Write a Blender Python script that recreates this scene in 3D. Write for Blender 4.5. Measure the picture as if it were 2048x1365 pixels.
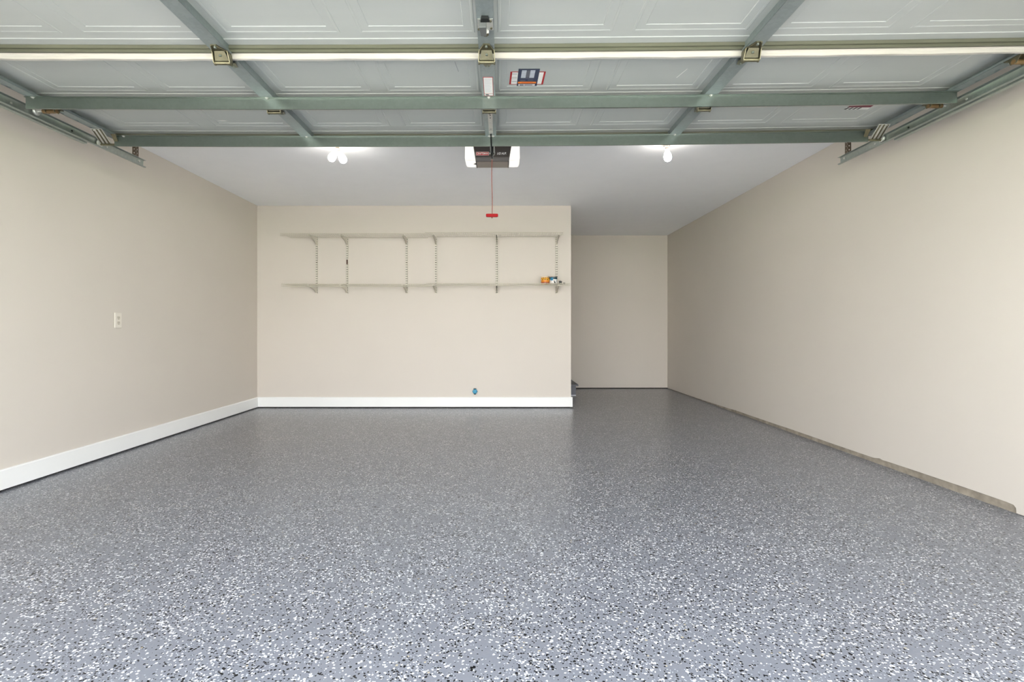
import bpy, bmesh, math, random
from mathutils import Vector, Matrix

random.seed(7)
for o in list(bpy.data.objects):
    bpy.data.objects.remove(o, do_unlink=True)
SC = bpy.context.scene
COL = SC.collection

# ------------------------------------------------------------------ camera, world, exposure
EYE = 0.96                                  # eye height above the garage floor
F_PX = 1059.0
cam_data = bpy.data.cameras.new('camera')
cam = bpy.data.objects.new('camera', cam_data)
COL.objects.link(cam)
cam.location = (0, 0, EYE)
cam.rotation_euler = (math.pi / 2, 0, 0)
cam_data.sensor_fit = 'HORIZONTAL'
cam_data.sensor_width = 36
cam_data.lens = F_PX / 2048 * 36
cam_data.shift_x = 24 / 2048
cam_data.shift_y = -25.5 / 2048
cam_data.clip_start = 0.02
cam_data.clip_end = 200
SC.camera = cam

world = bpy.data.worlds.new('overcast_sky')
SC.world = world
world.use_nodes = True
wn = world.node_tree.nodes
wbg = wn['Background']
# clear-weather sky: pale and bright at the horizon, bluer and dimmer overhead, the same all round
wl = world.node_tree.links
w_tc = wn.new('ShaderNodeTexCoord')
w_sx = wn.new('ShaderNodeSeparateXYZ')
w_rp = wn.new('ShaderNodeValToRGB')
w_rp.color_ramp.elements[0].position = 0.0
w_rp.color_ramp.elements[0].color = (1.0, 0.985, 0.96, 1)
w_rp.color_ramp.elements[1].position = 1.0
w_rp.color_ramp.elements[1].color = (0.28, 0.34, 0.42, 1)
w_e = w_rp.color_ramp.elements.new(0.32)
w_e.color = (0.56, 0.60, 0.64, 1)
wl.new(w_tc.outputs['Generated'], w_sx.inputs['Vector'])
wl.new(w_sx.outputs['Z'], w_rp.inputs['Fac'])
wl.new(w_rp.outputs['Color'], wbg.inputs['Color'])
wbg.inputs['Strength'].default_value = 7.5

sun_data = bpy.data.lights.new('sun', 'SUN')
sun_data.energy = 40.0
sun_data.angle = math.radians(1.0)
sun_data.color = (1.0, 0.96, 0.90)
sun = bpy.data.objects.new('sun', sun_data)      # high behind the house: lights the driveway, not the garage
COL.objects.link(sun)
sun.location = (-3, 14, 12)
sun.rotation_euler = Vector((0.20, -0.76, -0.62)).to_track_quat('-Z', 'Y').to_euler()

SC.view_settings.view_transform = 'Standard'
SC.view_settings.look = 'None'
SC.view_settings.gamma = 1
SC.view_settings.use_curve_mapping = False
SC.view_settings.exposure = 0.70

BULB_EMIT = 32.0
LENS_EMIT = 0.5

# ------------------------------------------------------------------ dimensions
H = 2.44                                    # ceiling
XL, XR = -2.93, 2.667                       # side walls
YF = 0.85                                   # inside of the front wall
YB = 6.39                                   # back wall with the shelves
YR = 8.43                                   # recess end wall
XS = 0.857                                  # corner of the back wall
XC = -0.058                                 # centre line of the door


# ------------------------------------------------------------------ materials
def lin(c):
    c = c / 255.0
    return c / 12.92 if c <= 0.04045 else ((c + 0.055) / 1.055) ** 2.4


def rgb(r, g, b):
    return (lin(r), lin(g), lin(b), 1)


def N(nt, typ, **kw):
    n = nt.nodes.new(typ)
    for k, v in kw.items():
        setattr(n, k, v)
    return n


def base_mat(name):
    m = bpy.data.materials.new(name)
    m.use_nodes = True
    return m, m.node_tree, m.node_tree.nodes['Principled BSDF']


def mat(name, col, rough=0.6, metal=0.0, var=0.0, vscale=6.0, bump=0.0, bscale=120.0, stretch=(1, 1, 1), spec=0.5, coat=0.0):
    m, nt, p = base_mat(name)
    p.inputs['Roughness'].default_value = rough
    p.inputs['Metallic'].default_value = metal
    p.inputs['Specular IOR Level'].default_value = spec
    p.inputs['Coat Weight'].default_value = coat
    tc = N(nt, 'ShaderNodeTexCoord')
    mp = N(nt, 'ShaderNodeMapping')
    mp.inputs['Scale'].default_value = stretch
    nt.links.new(tc.outputs['Object'], mp.inputs['Vector'])
    nz = N(nt, 'ShaderNodeTexNoise')
    nz.inputs['Scale'].default_value = vscale
    nz.inputs['Detail'].default_value = 5
    nt.links.new(mp.outputs['Vector'], nz.inputs['Vector'])
    rp = N(nt, 'ShaderNodeValToRGB')
    rp.color_ramp.elements[0].position = 0.3
    rp.color_ramp.elements[1].position = 0.7
    rp.color_ramp.elements[0].color = [min(1, c * (1 - var)) for c in col[:3]] + [1]
    rp.color_ramp.elements[1].color = [min(1, c * (1 + var)) for c in col[:3]] + [1]
    nt.links.new(nz.outputs['Fac'], rp.inputs['Fac'])
    nt.links.new(rp.outputs['Color'], p.inputs['Base Color'])
    if bump > 0:
        nb = N(nt, 'ShaderNodeTexNoise')
        nb.inputs['Scale'].default_value = bscale
        nb.inputs['Detail'].default_value = 3
        nt.links.new(mp.outputs['Vector'], nb.inputs['Vector'])
        b = N(nt, 'ShaderNodeBump')
        b.inputs['Strength'].default_value = bump
        b.inputs['Distance'].default_value = 0.002
        nt.links.new(nb.outputs['Fac'], b.inputs['Height'])
        nt.links.new(b.outputs['Normal'], p.inputs['Normal'])
    return m


def emit_mat(name, col, strength, base=None):
    m, nt, p = base_mat(name)
    p.inputs['Base Color'].default_value = base or col
    p.inputs['Roughness'].default_value = 0.35
    p.inputs['Emission Color'].default_value = col
    p.inputs['Emission Strength'].default_value = strength
    return m


def galv_mat(name, col, metal=0.75, rough=0.42, var=0.16):
    """zinc coated steel: soft spangle, streaks and faint smudges"""
    m, nt, p = base_mat(name)
    p.inputs['Metallic'].default_value = metal
    tc = N(nt, 'ShaderNodeTexCoord')
    vo = N(nt, 'ShaderNodeTexVoronoi')
    vo.inputs['Scale'].default_value = 70
    nt.links.new(tc.outputs['Object'], vo.inputs['Vector'])
    nz = N(nt, 'ShaderNodeTexNoise')
    nz.inputs['Scale'].default_value = 5
    nz.inputs['Detail'].default_value = 6
    nt.links.new(tc.outputs['Object'], nz.inputs['Vector'])
    mx = N(nt, 'ShaderNodeMix', data_type='FLOAT')
    mx.inputs['Factor'].default_value = 0.72
    sp = N(nt, 'ShaderNodeSeparateColor')
    nt.links.new(vo.outputs['Color'], sp.inputs['Color'])
    nt.links.new(sp.outputs['Red'], mx.inputs['A'])
    nt.links.new(nz.outputs['Fac'], mx.inputs['B'])
    rp = N(nt, 'ShaderNodeValToRGB')
    rp.color_ramp.elements[0].position = 0.3
    rp.color_ramp.elements[1].position = 0.7
    rp.color_ramp.elements[0].color = [c * (1 - var) for c in col[:3]] + [1]
    rp.color_ramp.elements[1].color = [min(1, c * (1 + var)) for c in col[:3]] + [1]
    nt.links.new(mx.outputs['Result'], rp.inputs['Fac'])
    nt.links.new(rp.outputs['Color'], p.inputs['Base Color'])
    mr = N(nt, 'ShaderNodeMapRange')
    mr.inputs['To Min'].default_value = rough - 0.02
    mr.inputs['To Max'].default_value = rough + 0.04
    nt.links.new(nz.outputs['Fac'], mr.inputs['Value'])
    nt.links.new(mr.outputs['Result'], p.inputs['Roughness'])
    return m


def floor_mat():
    """blue-grey epoxy with scattered white, black and tan paint chips under a clear coat"""
    m, nt, p = base_mat('flake_epoxy')
    L = nt.links
    tc = N(nt, 'ShaderNodeTexCoord')
    src = tc.outputs['Object']
    base = N(nt, 'ShaderNodeTexNoise')
    base.inputs['Scale'].default_value = 1.3
    base.inputs['Detail'].default_value = 3
    L.new(src, base.inputs['Vector'])
    br = N(nt, 'ShaderNodeValToRGB')
    br.color_ramp.elements[0].color = rgb(117, 119, 126)
    br.color_ramp.elements[1].color = rgb(126, 128, 135)
    L.new(base.outputs['Fac'], br.inputs['Fac'])
    cur = br.outputs['Color']
    # clumping of the thrown chips
    cl = N(nt, 'ShaderNodeTexNoise')
    cl.inputs['Scale'].default_value = 5.5
    cl.inputs['Detail'].default_value = 4
    cl.inputs['Roughness'].default_value = 0.6
    L.new(src, cl.inputs['Vector'])

    def layer(cur, scale, amount, swing, colour, seed, jitter=0.12):
        mp = N(nt, 'ShaderNodeMapping')
        mp.inputs['Location'].default_value = (seed * 3.17, seed * 1.71, 0)
        mp.inputs['Rotation'].default_value = (0, 0, seed * 0.7)
        L.new(src, mp.inputs['Vector'])
        wob = N(nt, 'ShaderNodeTexNoise')
        wob.inputs['Scale'].default_value = scale * 1.7
        L.new(mp.outputs['Vector'], wob.inputs['Vector'])
        vm = N(nt, 'ShaderNodeVectorMath', operation='MULTIPLY_ADD')
        vm.inputs[1].default_value = (jitter / scale * 3,) * 3
        L.new(wob.outputs['Color'], vm.inputs[0])
        L.new(mp.outputs['Vector'], vm.inputs[2])
        vo = N(nt, 'ShaderNodeTexVoronoi', voronoi_dimensions='2D')
        vo.inputs['Scale'].default_value = scale
        L.new(vm.outputs['Vector'], vo.inputs['Vector'])
        sp = N(nt, 'ShaderNodeSeparateColor')
        L.new(vo.outputs['Color'], sp.inputs['Color'])
        th = N(nt, 'ShaderNodeMapRange')
        th.inputs['From Min'].default_value = 0.3
        th.inputs['From Max'].default_value = 0.7
        th.inputs['To Min'].default_value = amount - swing
        th.inputs['To Max'].default_value = amount + swing
        L.new(cl.outputs['Fac'], th.inputs['Value'])
        lt = N(nt, 'ShaderNodeMath', operation='LESS_THAN')
        L.new(sp.outputs['Red'], lt.inputs[0])
        L.new(th.outputs['Result'], lt.inputs[1])
        # keep only the middle of the cell so chips of one layer stay apart
        rad = N(nt, 'ShaderNodeMapRange')
        rad.inputs['To Min'].default_value = 0.36
        rad.inputs['To Max'].default_value = 0.62
        L.new(sp.outputs['Green'], rad.inputs['Value'])
        dl = N(nt, 'ShaderNodeMath', operation='LESS_THAN')
        L.new(vo.outputs['Distance'], dl.inputs[0])
        L.new(rad.outputs['Result'], dl.inputs[1])
        an = N(nt, 'ShaderNodeMath', operation='MULTIPLY')
        L.new(lt.outputs[0], an.inputs[0])
        L.new(dl.outputs[0], an.inputs[1])
        mx = N(nt, 'ShaderNodeMix', data_type='RGBA')
        L.new(an.outputs[0], mx.inputs['Factor'])
        L.new(cur, mx.inputs['A'])
        mx.inputs['B'].default_value = colour
        return mx.outputs['Result']

    W = rgb(216, 217, 219)
    G = rgb(172, 175, 182)
    K = rgb(10, 11, 14)
    T = rgb(172, 160, 138)
    cur = layer(cur, 240, 0.05, 0.03, G, 1)
    cur = layer(cur, 300, 0.025, 0.02, K, 2)
    cur = layer(cur, 170, 0.05, 0.045, W, 3)
    cur = layer(cur, 130, 0.095, 0.065, W, 4)
    cur = layer(cur, 150, 0.12, 0.065, K, 5)
    cur = layer(cur, 110, 0.03, 0.02, K, 6)
    cur = layer(cur, 130, 0.004, 0.003, T, 8)
    L.new(cur, p.inputs['Base Color'])
    p.inputs['Roughness'].default_value = 0.28
    p.inputs['Specular IOR Level'].default_value = 0.4
    bn = N(nt, 'ShaderNodeTexNoise')
    bn.inputs['Scale'].default_value = 90
    bn.inputs['Detail'].default_value = 2
    L.new(src, bn.inputs['Vector'])
    bp = N(nt, 'ShaderNodeBump')
    bp.inputs['Strength'].default_value = 0.12
    bp.inputs['Distance'].default_value = 0.002
    L.new(bn.outputs['Fac'], bp.inputs['Height'])
    L.new(bp.outputs['Normal'], p.inputs['Normal'])
    return m


M = {}
M['wall'] = mat('beige_wall_paint', rgb(208, 200, 190), 0.62, var=0.012, vscale=1.5, bump=0.10, bscale=160)
M['ceiling'] = mat('flat_ceiling_paint', rgb(246, 247, 250), 0.85, var=0.01, bump=0.08, bscale=140)
M['trim'] = mat('white_trim_paint', rgb(238, 238, 236), 0.4, var=0.012, vscale=3, bump=0.03, bscale=40)
M['floor'] = floor_mat()
M['gap_shade'] = mat('gap_shade_paint', rgb(44, 38, 33), 0.9, var=0.3, vscale=12)  # near-black strip colour that paints the shade in the gaps under the walls
M['curb'] = mat('bare_concrete_curb', rgb(150, 140, 126), 0.9, var=0.28, vscale=14, bump=0.5, bscale=60)
M['drive'] = mat('driveway_concrete', rgb(196, 193, 186), 0.85, var=0.06, vscale=3, bump=0.2, bscale=80)
M['lawn'] = mat('lawn_grass', rgb(96, 122, 66), 0.95, var=0.25, vscale=8)
M['plaster'] = mat('exterior_render', rgb(205, 200, 192), 0.8, var=0.04)
M['step'] = mat('grey_porch_paint', rgb(104, 106, 114), 0.5, var=0.05)
M['door'] = mat('grey_white_door_paint', rgb(182, 185, 182), 0.5, var=0.03, vscale=2.5, bump=0.05, bscale=50, stretch=(0.3, 3, 1))
M['rail'] = mat('olive_rail_paint', rgb(100, 100, 84), 0.55, var=0.14, vscale=4, stretch=(0.6, 6, 6))
M['lip'] = mat('white_edge_strip', rgb(198, 192, 184), 0.6, var=0.06, vscale=8, stretch=(0.4, 8, 14), bump=0.3, bscale=40)
M['galv'] = galv_mat('galvanised_steel', rgb(156, 165, 166), 0.6, 0.42, 0.08)
M['strut'] = galv_mat('galvanised_strut', rgb(126, 135, 129), 0.85, 0.31, 0.05)
M['track'] = galv_mat('galvanised_track', rgb(158, 165, 160), 0.75, 0.34, 0.08)
M['zinc'] = galv_mat('yellow_zinc', rgb(116, 111, 90), 0.8, 0.34, 0.14)
M['bright'] = galv_mat('bright_zinc', rgb(204, 204, 199), 0.5, 0.35, 0.08)
M['bronze'] = mat('dark_perforated_steel', rgb(104, 92, 78), 0.5, 0.6, var=0.15)
M['rust'] = mat('brown_roller_sleeve', rgb(126, 100, 66), 0.5, 0.4, var=0.2, vscale=30)
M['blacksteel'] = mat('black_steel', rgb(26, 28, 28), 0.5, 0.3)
M['dark'] = mat('dark_plastic', rgb(38, 37, 36), 0.5)
M['housing'] = mat('brown_grey_housing', rgb(70, 64, 60), 0.42, var=0.04)
M['housing2'] = mat('grey_housing_base', rgb(132, 122, 114), 0.45, var=0.03)
M['lens'] = emit_mat('glowing_light_lens', (1.0, 0.97, 0.91, 1), LENS_EMIT * 0.8, (0.85, 0.84, 0.8, 1))
M['bulb'] = emit_mat('lit_bulb_glass', (1.0, 0.955, 0.88, 1), BULB_EMIT)
M['porcelain'] = mat('white_porcelain', rgb(232, 226, 216), 0.3)
M['brass'] = mat('socket_shell', rgb(140, 128, 112), 0.35, 0.7)
M['red'] = mat('red_plastic', rgb(140, 6, 14), 0.5, spec=0.15)
M['redlogo'] = mat('red_print', rgb(176, 38, 42), 0.5)
M['redcord'] = mat('red_brown_cord', rgb(132, 66, 54), 0.8, var=0.15, vscale=60)
M['white'] = mat('white_print', rgb(236, 234, 230), 0.5)
M['wire'] = mat('cream_vinyl_wire', rgb(200, 194, 177), 0.45)
M['shelfsteel'] = mat('cream_enamelled_steel', rgb(224, 218, 204), 0.45)
M['plate'] = mat('ivory_outlet_plate', rgb(222, 215, 204), 0.35)
M['socket'] = mat('ivory_socket_face', rgb(206, 198, 184), 0.4)
M['blue'] = mat('cyan_blue_plastic', rgb(24, 140, 176), 0.4, var=0.1, vscale=40)
M['navy'] = mat('navy_print', rgb(40, 48, 78), 0.45)
M['orange'] = mat('orange_print', rgb(232, 130, 48), 0.5)
M['greyprint'] = mat('grey_print', rgb(92, 92, 104), 0.5)
M['paleprint'] = mat('pale_print', rgb(200, 205, 214), 0.5)
M['lockgrey'] = mat('lock_grey', rgb(104, 106, 106), 0.5, 0.3)
M['maroon'] = mat('maroon_print', rgb(112, 30, 52), 0.5)
M['yellow'] = mat('yellow_tin_print', rgb(236, 172, 36), 0.4)
M['darkorange'] = mat('burnt_orange_print', rgb(186, 82, 20), 0.4)
M['brownprint'] = mat('brown_print', rgb(70, 36, 14), 0.4)
M['teal'] = mat('dark_teal_print', rgb(16, 62, 74), 0.4)
M['skyblue'] = mat('sky_blue_print', rgb(40, 128, 172), 0.4)
M['tin'] = galv_mat('tin_lid', rgb(190, 186, 172), 0.8, 0.35, 0.08)


# ------------------------------------------------------------------ mesh helpers
def Wp(x, z):
    """the open door sags a little in the middle and sits higher at the right"""
    d = x - XC
    return z + 0.006 * d + 0.00246 * d * d


class MB:
    def __init__(self, warp=False):
        self.v, self.f, self.warp = [], [], warp

    def add(self, vs, fs):
        n = len(self.v)
        self.v += [tuple(p) for p in vs]
        self.f += [tuple(n + i for i in q) for q in fs]
        return self

    def box(self, x0, x1, y0, y1, z0, z1, nx=1):
        return self.beam(x0, x1, [(y0, z0), (y1, z0), (y1, z1), (y0, z1)], nx)

    def beam(self, x0, x1, prof, nx=1):
        k = len(prof)
        vs, fs = [], []
        for i in range(nx + 1):
            x = x0 + (x1 - x0) * i / nx
            vs += [(x, y, z) for y, z in prof]
        for i in range(nx):
            for j in range(k):
                a, b = i * k + j, i * k + (j + 1) % k
                fs.append((a, a + k, b + k, b))
        fs.append(tuple(range(k)))
        fs.append(tuple(nx * k + j for j in reversed(range(k))))
        return self.add(vs, fs)

    def prism(self, pts, d):
        """pts: a closed outline of 3-D points, extruded by vector d"""
        k = len(pts)
        d = Vector(d)
        vs = [Vector(p) for p in pts] + [Vector(p) + d for p in pts]
        fs = [tuple(reversed(range(k))), tuple(range(k, 2 * k))]
        for j in range(k):
            b = (j + 1) % k
            fs.append((j, b, b + k, j + k))
        return self.add(vs, fs)

    def tube(self, pts, r, n=8, closed=False):
        pts = [Vector(p) for p in pts]
        vs, fs = [], []
        for i, p in enumerate(pts):
            a = pts[max(0, i - 1)]
            b = pts[min(len(pts) - 1, i + 1)]
            t = (b - a).normalized()
            up = Vector((0, 0, 1)) if abs(t.z) < 0.9 else Vector((1, 0, 0))
            s = t.cross(up).normalized()
            u = s.cross(t).normalized()
            rr = r[i] if isinstance(r, (list, tuple)) else r
            for j in range(n):
                q = 2 * math.pi * j / n
                vs.append(p + (s * math.cos(q) + u * math.sin(q)) * rr)
        for i in range(len(pts) - 1):
            for j in range(n):
                k = (j + 1) % n
                fs.append((i * n + j, i * n + k, (i + 1) * n + k, (i + 1) * n + j))
        fs.append(tuple(reversed(range(n))))
        fs.append(tuple((len(pts) - 1) * n + j for j in range(n)))
        return self.add(vs, fs)

    def lathe(self, prof, c=(0, 0, 0), axis=(0, 0, 1), n=24):
        c = Vector(c)
        ax = Vector(axis).normalized()
        up = Vector((0, 1, 0)) if abs(ax.y) < 0.9 else Vector((1, 0, 0))
        s = ax.cross(up).normalized()
        u = ax.cross(s).normalized()
        vs, fs = [], []
        for r, h in prof:
            for j in range(n):
                q = 2 * math.pi * j / n
                vs.append(c + ax * h + (s * math.cos(q) + u * math.sin(q)) * max(r, 1e-5))
        for i in range(len(prof) - 1):
            for j in range(n):
                k = (j + 1) % n
                fs.append((i * n + j, i * n + k, (i + 1) * n + k, (i + 1) * n + j))
        fs.append(tuple(reversed(range(n))))
        fs.append(tuple((len(prof) - 1) * n + j for j in range(n)))
        return self.add(vs, fs)

    def hexa(self, c, axis, r, h):
        return self.lathe([(r, 0), (r, h)], c, axis, 6)

    def build(self, name, m, parent=None, origin=None, smooth=False, bevel=0):
        """link as ONE mesh object; vertices are world positions, origin the parent's world position"""
        o0 = Vector(origin) if origin is not None else Vector((0, 0, 0))
        vs = []
        for p in self.v:
            z = Wp(p[0], p[2]) if self.warp else p[2]
            vs.append((p[0] - o0.x, p[1] - o0.y, z - o0.z))
        me = bpy.data.meshes.new(name)
        me.from_pydata(vs, [], self.f)
        me.validate()
        bm = bmesh.new()
        bm.from_mesh(me)
        bmesh.ops.recalc_face_normals(bm, faces=bm.faces)
        bm.to_mesh(me)
        bm.free()
        me.materials.append(M[m] if isinstance(m, str) else m)
        if smooth:
            for p in me.polygons:
                p.use_smooth = True
            me.set_sharp_from_angle(angle=math.radians(38))
        ob = bpy.data.objects.new(name, me)
        COL.objects.link(ob)
        if parent is not None:
            ob.parent = parent
        elif origin is not None:
            ob.location = o0
        if bevel > 0:
            bv = ob.modifiers.new('bevel', 'BEVEL')
            bv.width = bevel
            bv.segments = 2
            bv.limit_method = 'ANGLE'
        return ob


def tag(o, label=None, cat=None, group=None, kind=None):
    if label:
        o['label'] = label
    if cat:
        o['category'] = cat
    if group:
        o['group'] = group
    if kind:
        o['kind'] = kind
    return o


def empty(name, loc, label, cat, group=None):
    o = bpy.data.objects.new(name, None)
    o.empty_display_size = 0.1
    COL.objects.link(o)
    o.location = loc
    return tag(o, label, cat, group)


def copy_tree(o, parent=None):
    c = o.copy()
    COL.objects.link(c)
    c.parent = parent
    for ch in [x for x in bpy.data.objects if x.parent == o]:
        copy_tree(ch, c)
    return c


def struct(name, mb, m, label, cat, bevel=0):
    return tag(mb.build(name, m, bevel=bevel), label, cat, kind='structure')


def lettering(text, size, m, parent, origin, loc, rot, shear=0.0, align='CENTER', name='lettering', sx=1.0, offset=0.0):
    cu = bpy.data.curves.new('letters', 'FONT')
    cu.body = text
    cu.size = size
    cu.align_x = align
    cu.align_y = 'CENTER'
    cu.extrude = 0.0004
    cu.shear = shear
    cu.offset = offset
    t = bpy.data.objects.new('letters', cu)
    COL.objects.link(t)
    dg = bpy.context.evaluated_depsgraph_get()
    me = bpy.data.meshes.new_from_object(t.evaluated_get(dg))
    bpy.data.objects.remove(t, do_unlink=True)
    me.materials.clear()
    me.materials.append(M[m])
    o = bpy.data.objects.new(name, me)
    COL.objects.link(o)
    o.parent = parent
    o.location = Vector(loc) - Vector(origin)
    o.rotation_euler = rot
    o.scale = (sx, 1, 1)
    return o


# ------------------------------------------------------------------ the garage shell
struct('floor', MB().box(XL - 0.1, XR + 0.1, YF - 0.12, YR + 0.1, -0.12, 0.0), 'floor',
       'speckled blue-grey epoxy garage floor with white and black flakes', 'floor')
GAP = 0.013
struct('wall_left', MB().box(XL - 0.1, XL, YF - 0.12, YR + 0.1, GAP, H), 'wall',
       'long plain beige wall on the left with the outlet', 'wall')
struct('wall_back', MB().box(XL, XS, YB, YB + 0.1, GAP, H), 'wall',
       'beige back wall that carries the wire shelves', 'wall')
struct('wall_recess_side', MB().box(XS - 0.1, XS, YB + 0.1, YR, GAP, H), 'wall',
       'side wall of the recess behind the shelf wall', 'wall')
struct('wall_recess', MB().box(XS - 0.1, XR + 0.1, YR, YR + 0.1, GAP, H), 'wall',
       'narrow beige end wall of the recess at the far right', 'wall')
struct('ceiling', MB().box(XL - 0.1, XR + 0.1, YF - 0.12, YR + 0.1, H, H + 0.1), 'ceiling',
       'smooth pale grey garage ceiling', 'ceiling')

# right wall: the drywall stops above a strip of bare concrete that widens towards the front
prof = [(YF - 0.12, 0.004), (2.735, 0.004), (2.737, 0.030), (2.750, 0.042), (2.79, 0.0455), (3.0, 0.046), (3.35, 0.0445),
        (3.58, 0.0425), (3.69, 0.0405), (3.72, 0.0455), (3.78, 0.0345), (4.3, 0.033), (4.9, 0.034), (5.1, 0.0315),
        (5.72, 0.030), (6.0, 0.031), (6.15, 0.025), (6.9, 0.016), (7.6, 0.012), (YR + 0.1, 0.010)]
wr = MB()
pts = [(XR, y, z) for y, z in prof] + [(XR, YR + 0.1, H), (XR, YF - 0.12, H)]
wr.prism(pts, (0.1, 0, 0))
struct('wall_right', wr, 'wall', 'long beige wall on the right with a worn bottom edge', 'wall')
struct('trim_1', MB().box(XR + 0.008, XR + 0.09, 2.70, YR + 0.05, -0.01, 0.08), 'curb',
       'strip of bare concrete curb showing under the right wall', 'curb')
sp = MB()
sp.box(XL - 0.09, XL - 0.022, YF, YR, -0.01, GAP + 0.004)
struct('trim_2', sp, 'gap_shade', 'dark gap under the left wall', 'sill plate')
struct('trim_3', MB().box(XL, XS - 0.012, YB + 0.022, YB + 0.09, -0.01, GAP + 0.004), 'gap_shade',
       'dark gap under the shelf wall', 'sill plate')
struct('trim_4', MB().box(XS, XR + 0.06, YR + 0.012, YR + 0.09, -0.01, GAP + 0.004), 'gap_shade',
       'dark gap under the recess end wall', 'sill plate')

# front wall around the door opening, behind the camera's field of view
fw = MB()
fw.box(XL - 0.1, XC - 2.44, YF - 0.12, YF, 0, H)
fw.box(XC + 2.44, XR + 0.1, YF - 0.12, YF, 0, H)
fw.box(XC - 2.44, XC + 2.44, YF - 0.12, YF, 2.13 + 0.02, H)
struct('wall_front', fw, 'plaster', 'front wall around the wide door opening', 'wall')
struct('added_eave', MB().box(XL - 0.6, XR + 0.6, YF - 0.12 - 0.6, YF - 0.12, H + 0.05, H + 0.2), 'trim',  # unseen overhang, added to cut high sky light on the near floor
       'unseen white overhang added above the door opening to cut sky light', 'added_eave')
struct('driveway', MB().box(-6.5, 6.5, -22, YF - 0.12, -0.14, -0.015), 'drive',
       'pale concrete driveway outside the door', 'driveway')
lw = MB().box(-40, -6.5, -40, YF - 0.12, -0.16, -0.03).box(6.5, 40, -40, YF - 0.12, -0.16, -0.03).box(-6.5, 6.5, -40, -22, -0.16, -0.03)
struct('lawn', lw, 'lawn', 'green lawn on both sides of the driveway', 'lawn')

# baseboards
BB = 0.130
b1 = MB().prism([(XL, YF, GAP), (XL + 0.016, YF, GAP), (XL + 0.016, YF, BB - 0.006), (XL + 0.011, YF, BB), (XL, YF, BB)],
                (0, YB - YF, 0))
struct('baseboard_left', b1, 'trim', 'white flat baseboard along the left wall', 'baseboard')
b2 = MB().prism([(XL + 0.016, YB, GAP), (XL + 0.016, YB - 0.016, GAP), (XL + 0.016, YB - 0.016, BB - 0.006),
                 (XL + 0.016, YB - 0.011, BB), (XL + 0.016, YB, BB)], (XS + 0.017 - XL - 0.016, 0, 0))
b2.box(XS, XS + 0.017, YB, YB + 0.3, GAP, BB)
struct('baseboard_back', b2, 'trim', 'white flat baseboard along the shelf wall', 'baseboard')


# ------------------------------------------------------------------ the open overhead door
ZS = EYE + 1.25                             # steel skin
ZI = EYE + 1.205                            # face of the stiles
DX0, DX1 = XC - 2.41, XC + 2.452
SEC = 0.533
Y_END = 3.402
ys = [Y_END - SEC * (4 - i) for i in range(5)]      # four sections, front to rear
door_o = Vector((XC, 1.27, ZI))
door = empty('garage_door', door_o, 'open sectional overhead garage door seen from below, pale grey panels with steel bracing', 'garage door')
STILES = [XC - 1.154, XC, XC + 1.154]
PCX = [XC + s * d for d in (2.03, 1.457, 0.857, 0.29) for s in (-1,)] + [XC + d for d in (0.29, 0.857, 1.457, 2.03)]
PH = 0.243                                  # half width of a pressed panel


def panel_mesh(cx, y0, y1):
    mb = MB(warp=True)
    rings = [(0.0, 0.0), (0.003, -0.0018), (0.010, -0.0014), (0.014, 0.0), (0.046, 0.0004), (0.0485, 0.0026)]
    nx = 3
    vs, fs = [], []
    for ins, dz in rings:
        x0, x1, a, b = cx - PH + ins, cx + PH - ins, y0 + ins, y1 - ins
        vs += [(x0, a, ZS + dz), (x1, a, ZS + dz), (x1, b, ZS + dz), (x0, b, ZS + dz)]
    for i in range(len(rings) - 1):
        for j in range(4):
            k = (j + 1) % 4
            fs.append((i * 4 + j, i * 4 + k, (i + 1) * 4 + k, (i + 1) * 4 + j))
    n = (len(rings) - 1) * 4
    fs.append((n, n + 1, n + 2, n + 3))
    return mb.add(vs, fs)


def slab_sheet(y0, y1, back):
    """pressed steel skin with an opening for each panel"""
    mb = MB(warp=True)
    xs = [DX0]
    for c in PCX:
        xs += [c - PH, c + PH]
    xs.append(DX1)
    pa, pb, cr = y0 + 0.098, y1 - back, y1 - 0.062
    rows = [(y0, 0), (pa, 0), (pb, 0), (cr, 0), (cr + 0.003, -0.0028), (y1, -0.0028)]
    for r in range(len(rows) - 1):
        (a, za), (b, zb) = rows[r], rows[r + 1]
        for i in range(len(xs) - 1):
            if r == 1 and i % 2 == 1:
                continue
            mb.add([(xs[i], a, ZS + za), (xs[i + 1], a, ZS + za), (xs[i + 1], b, ZS + zb), (xs[i], b, ZS + zb)], [(0, 1, 2, 3)])
    # outer face of the section
    mb.box(DX0, DX1, y0 + 0.002, y1 - 0.002, ZS + 0.016, ZS + 0.022, 16)
    return mb, pa, pb


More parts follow.
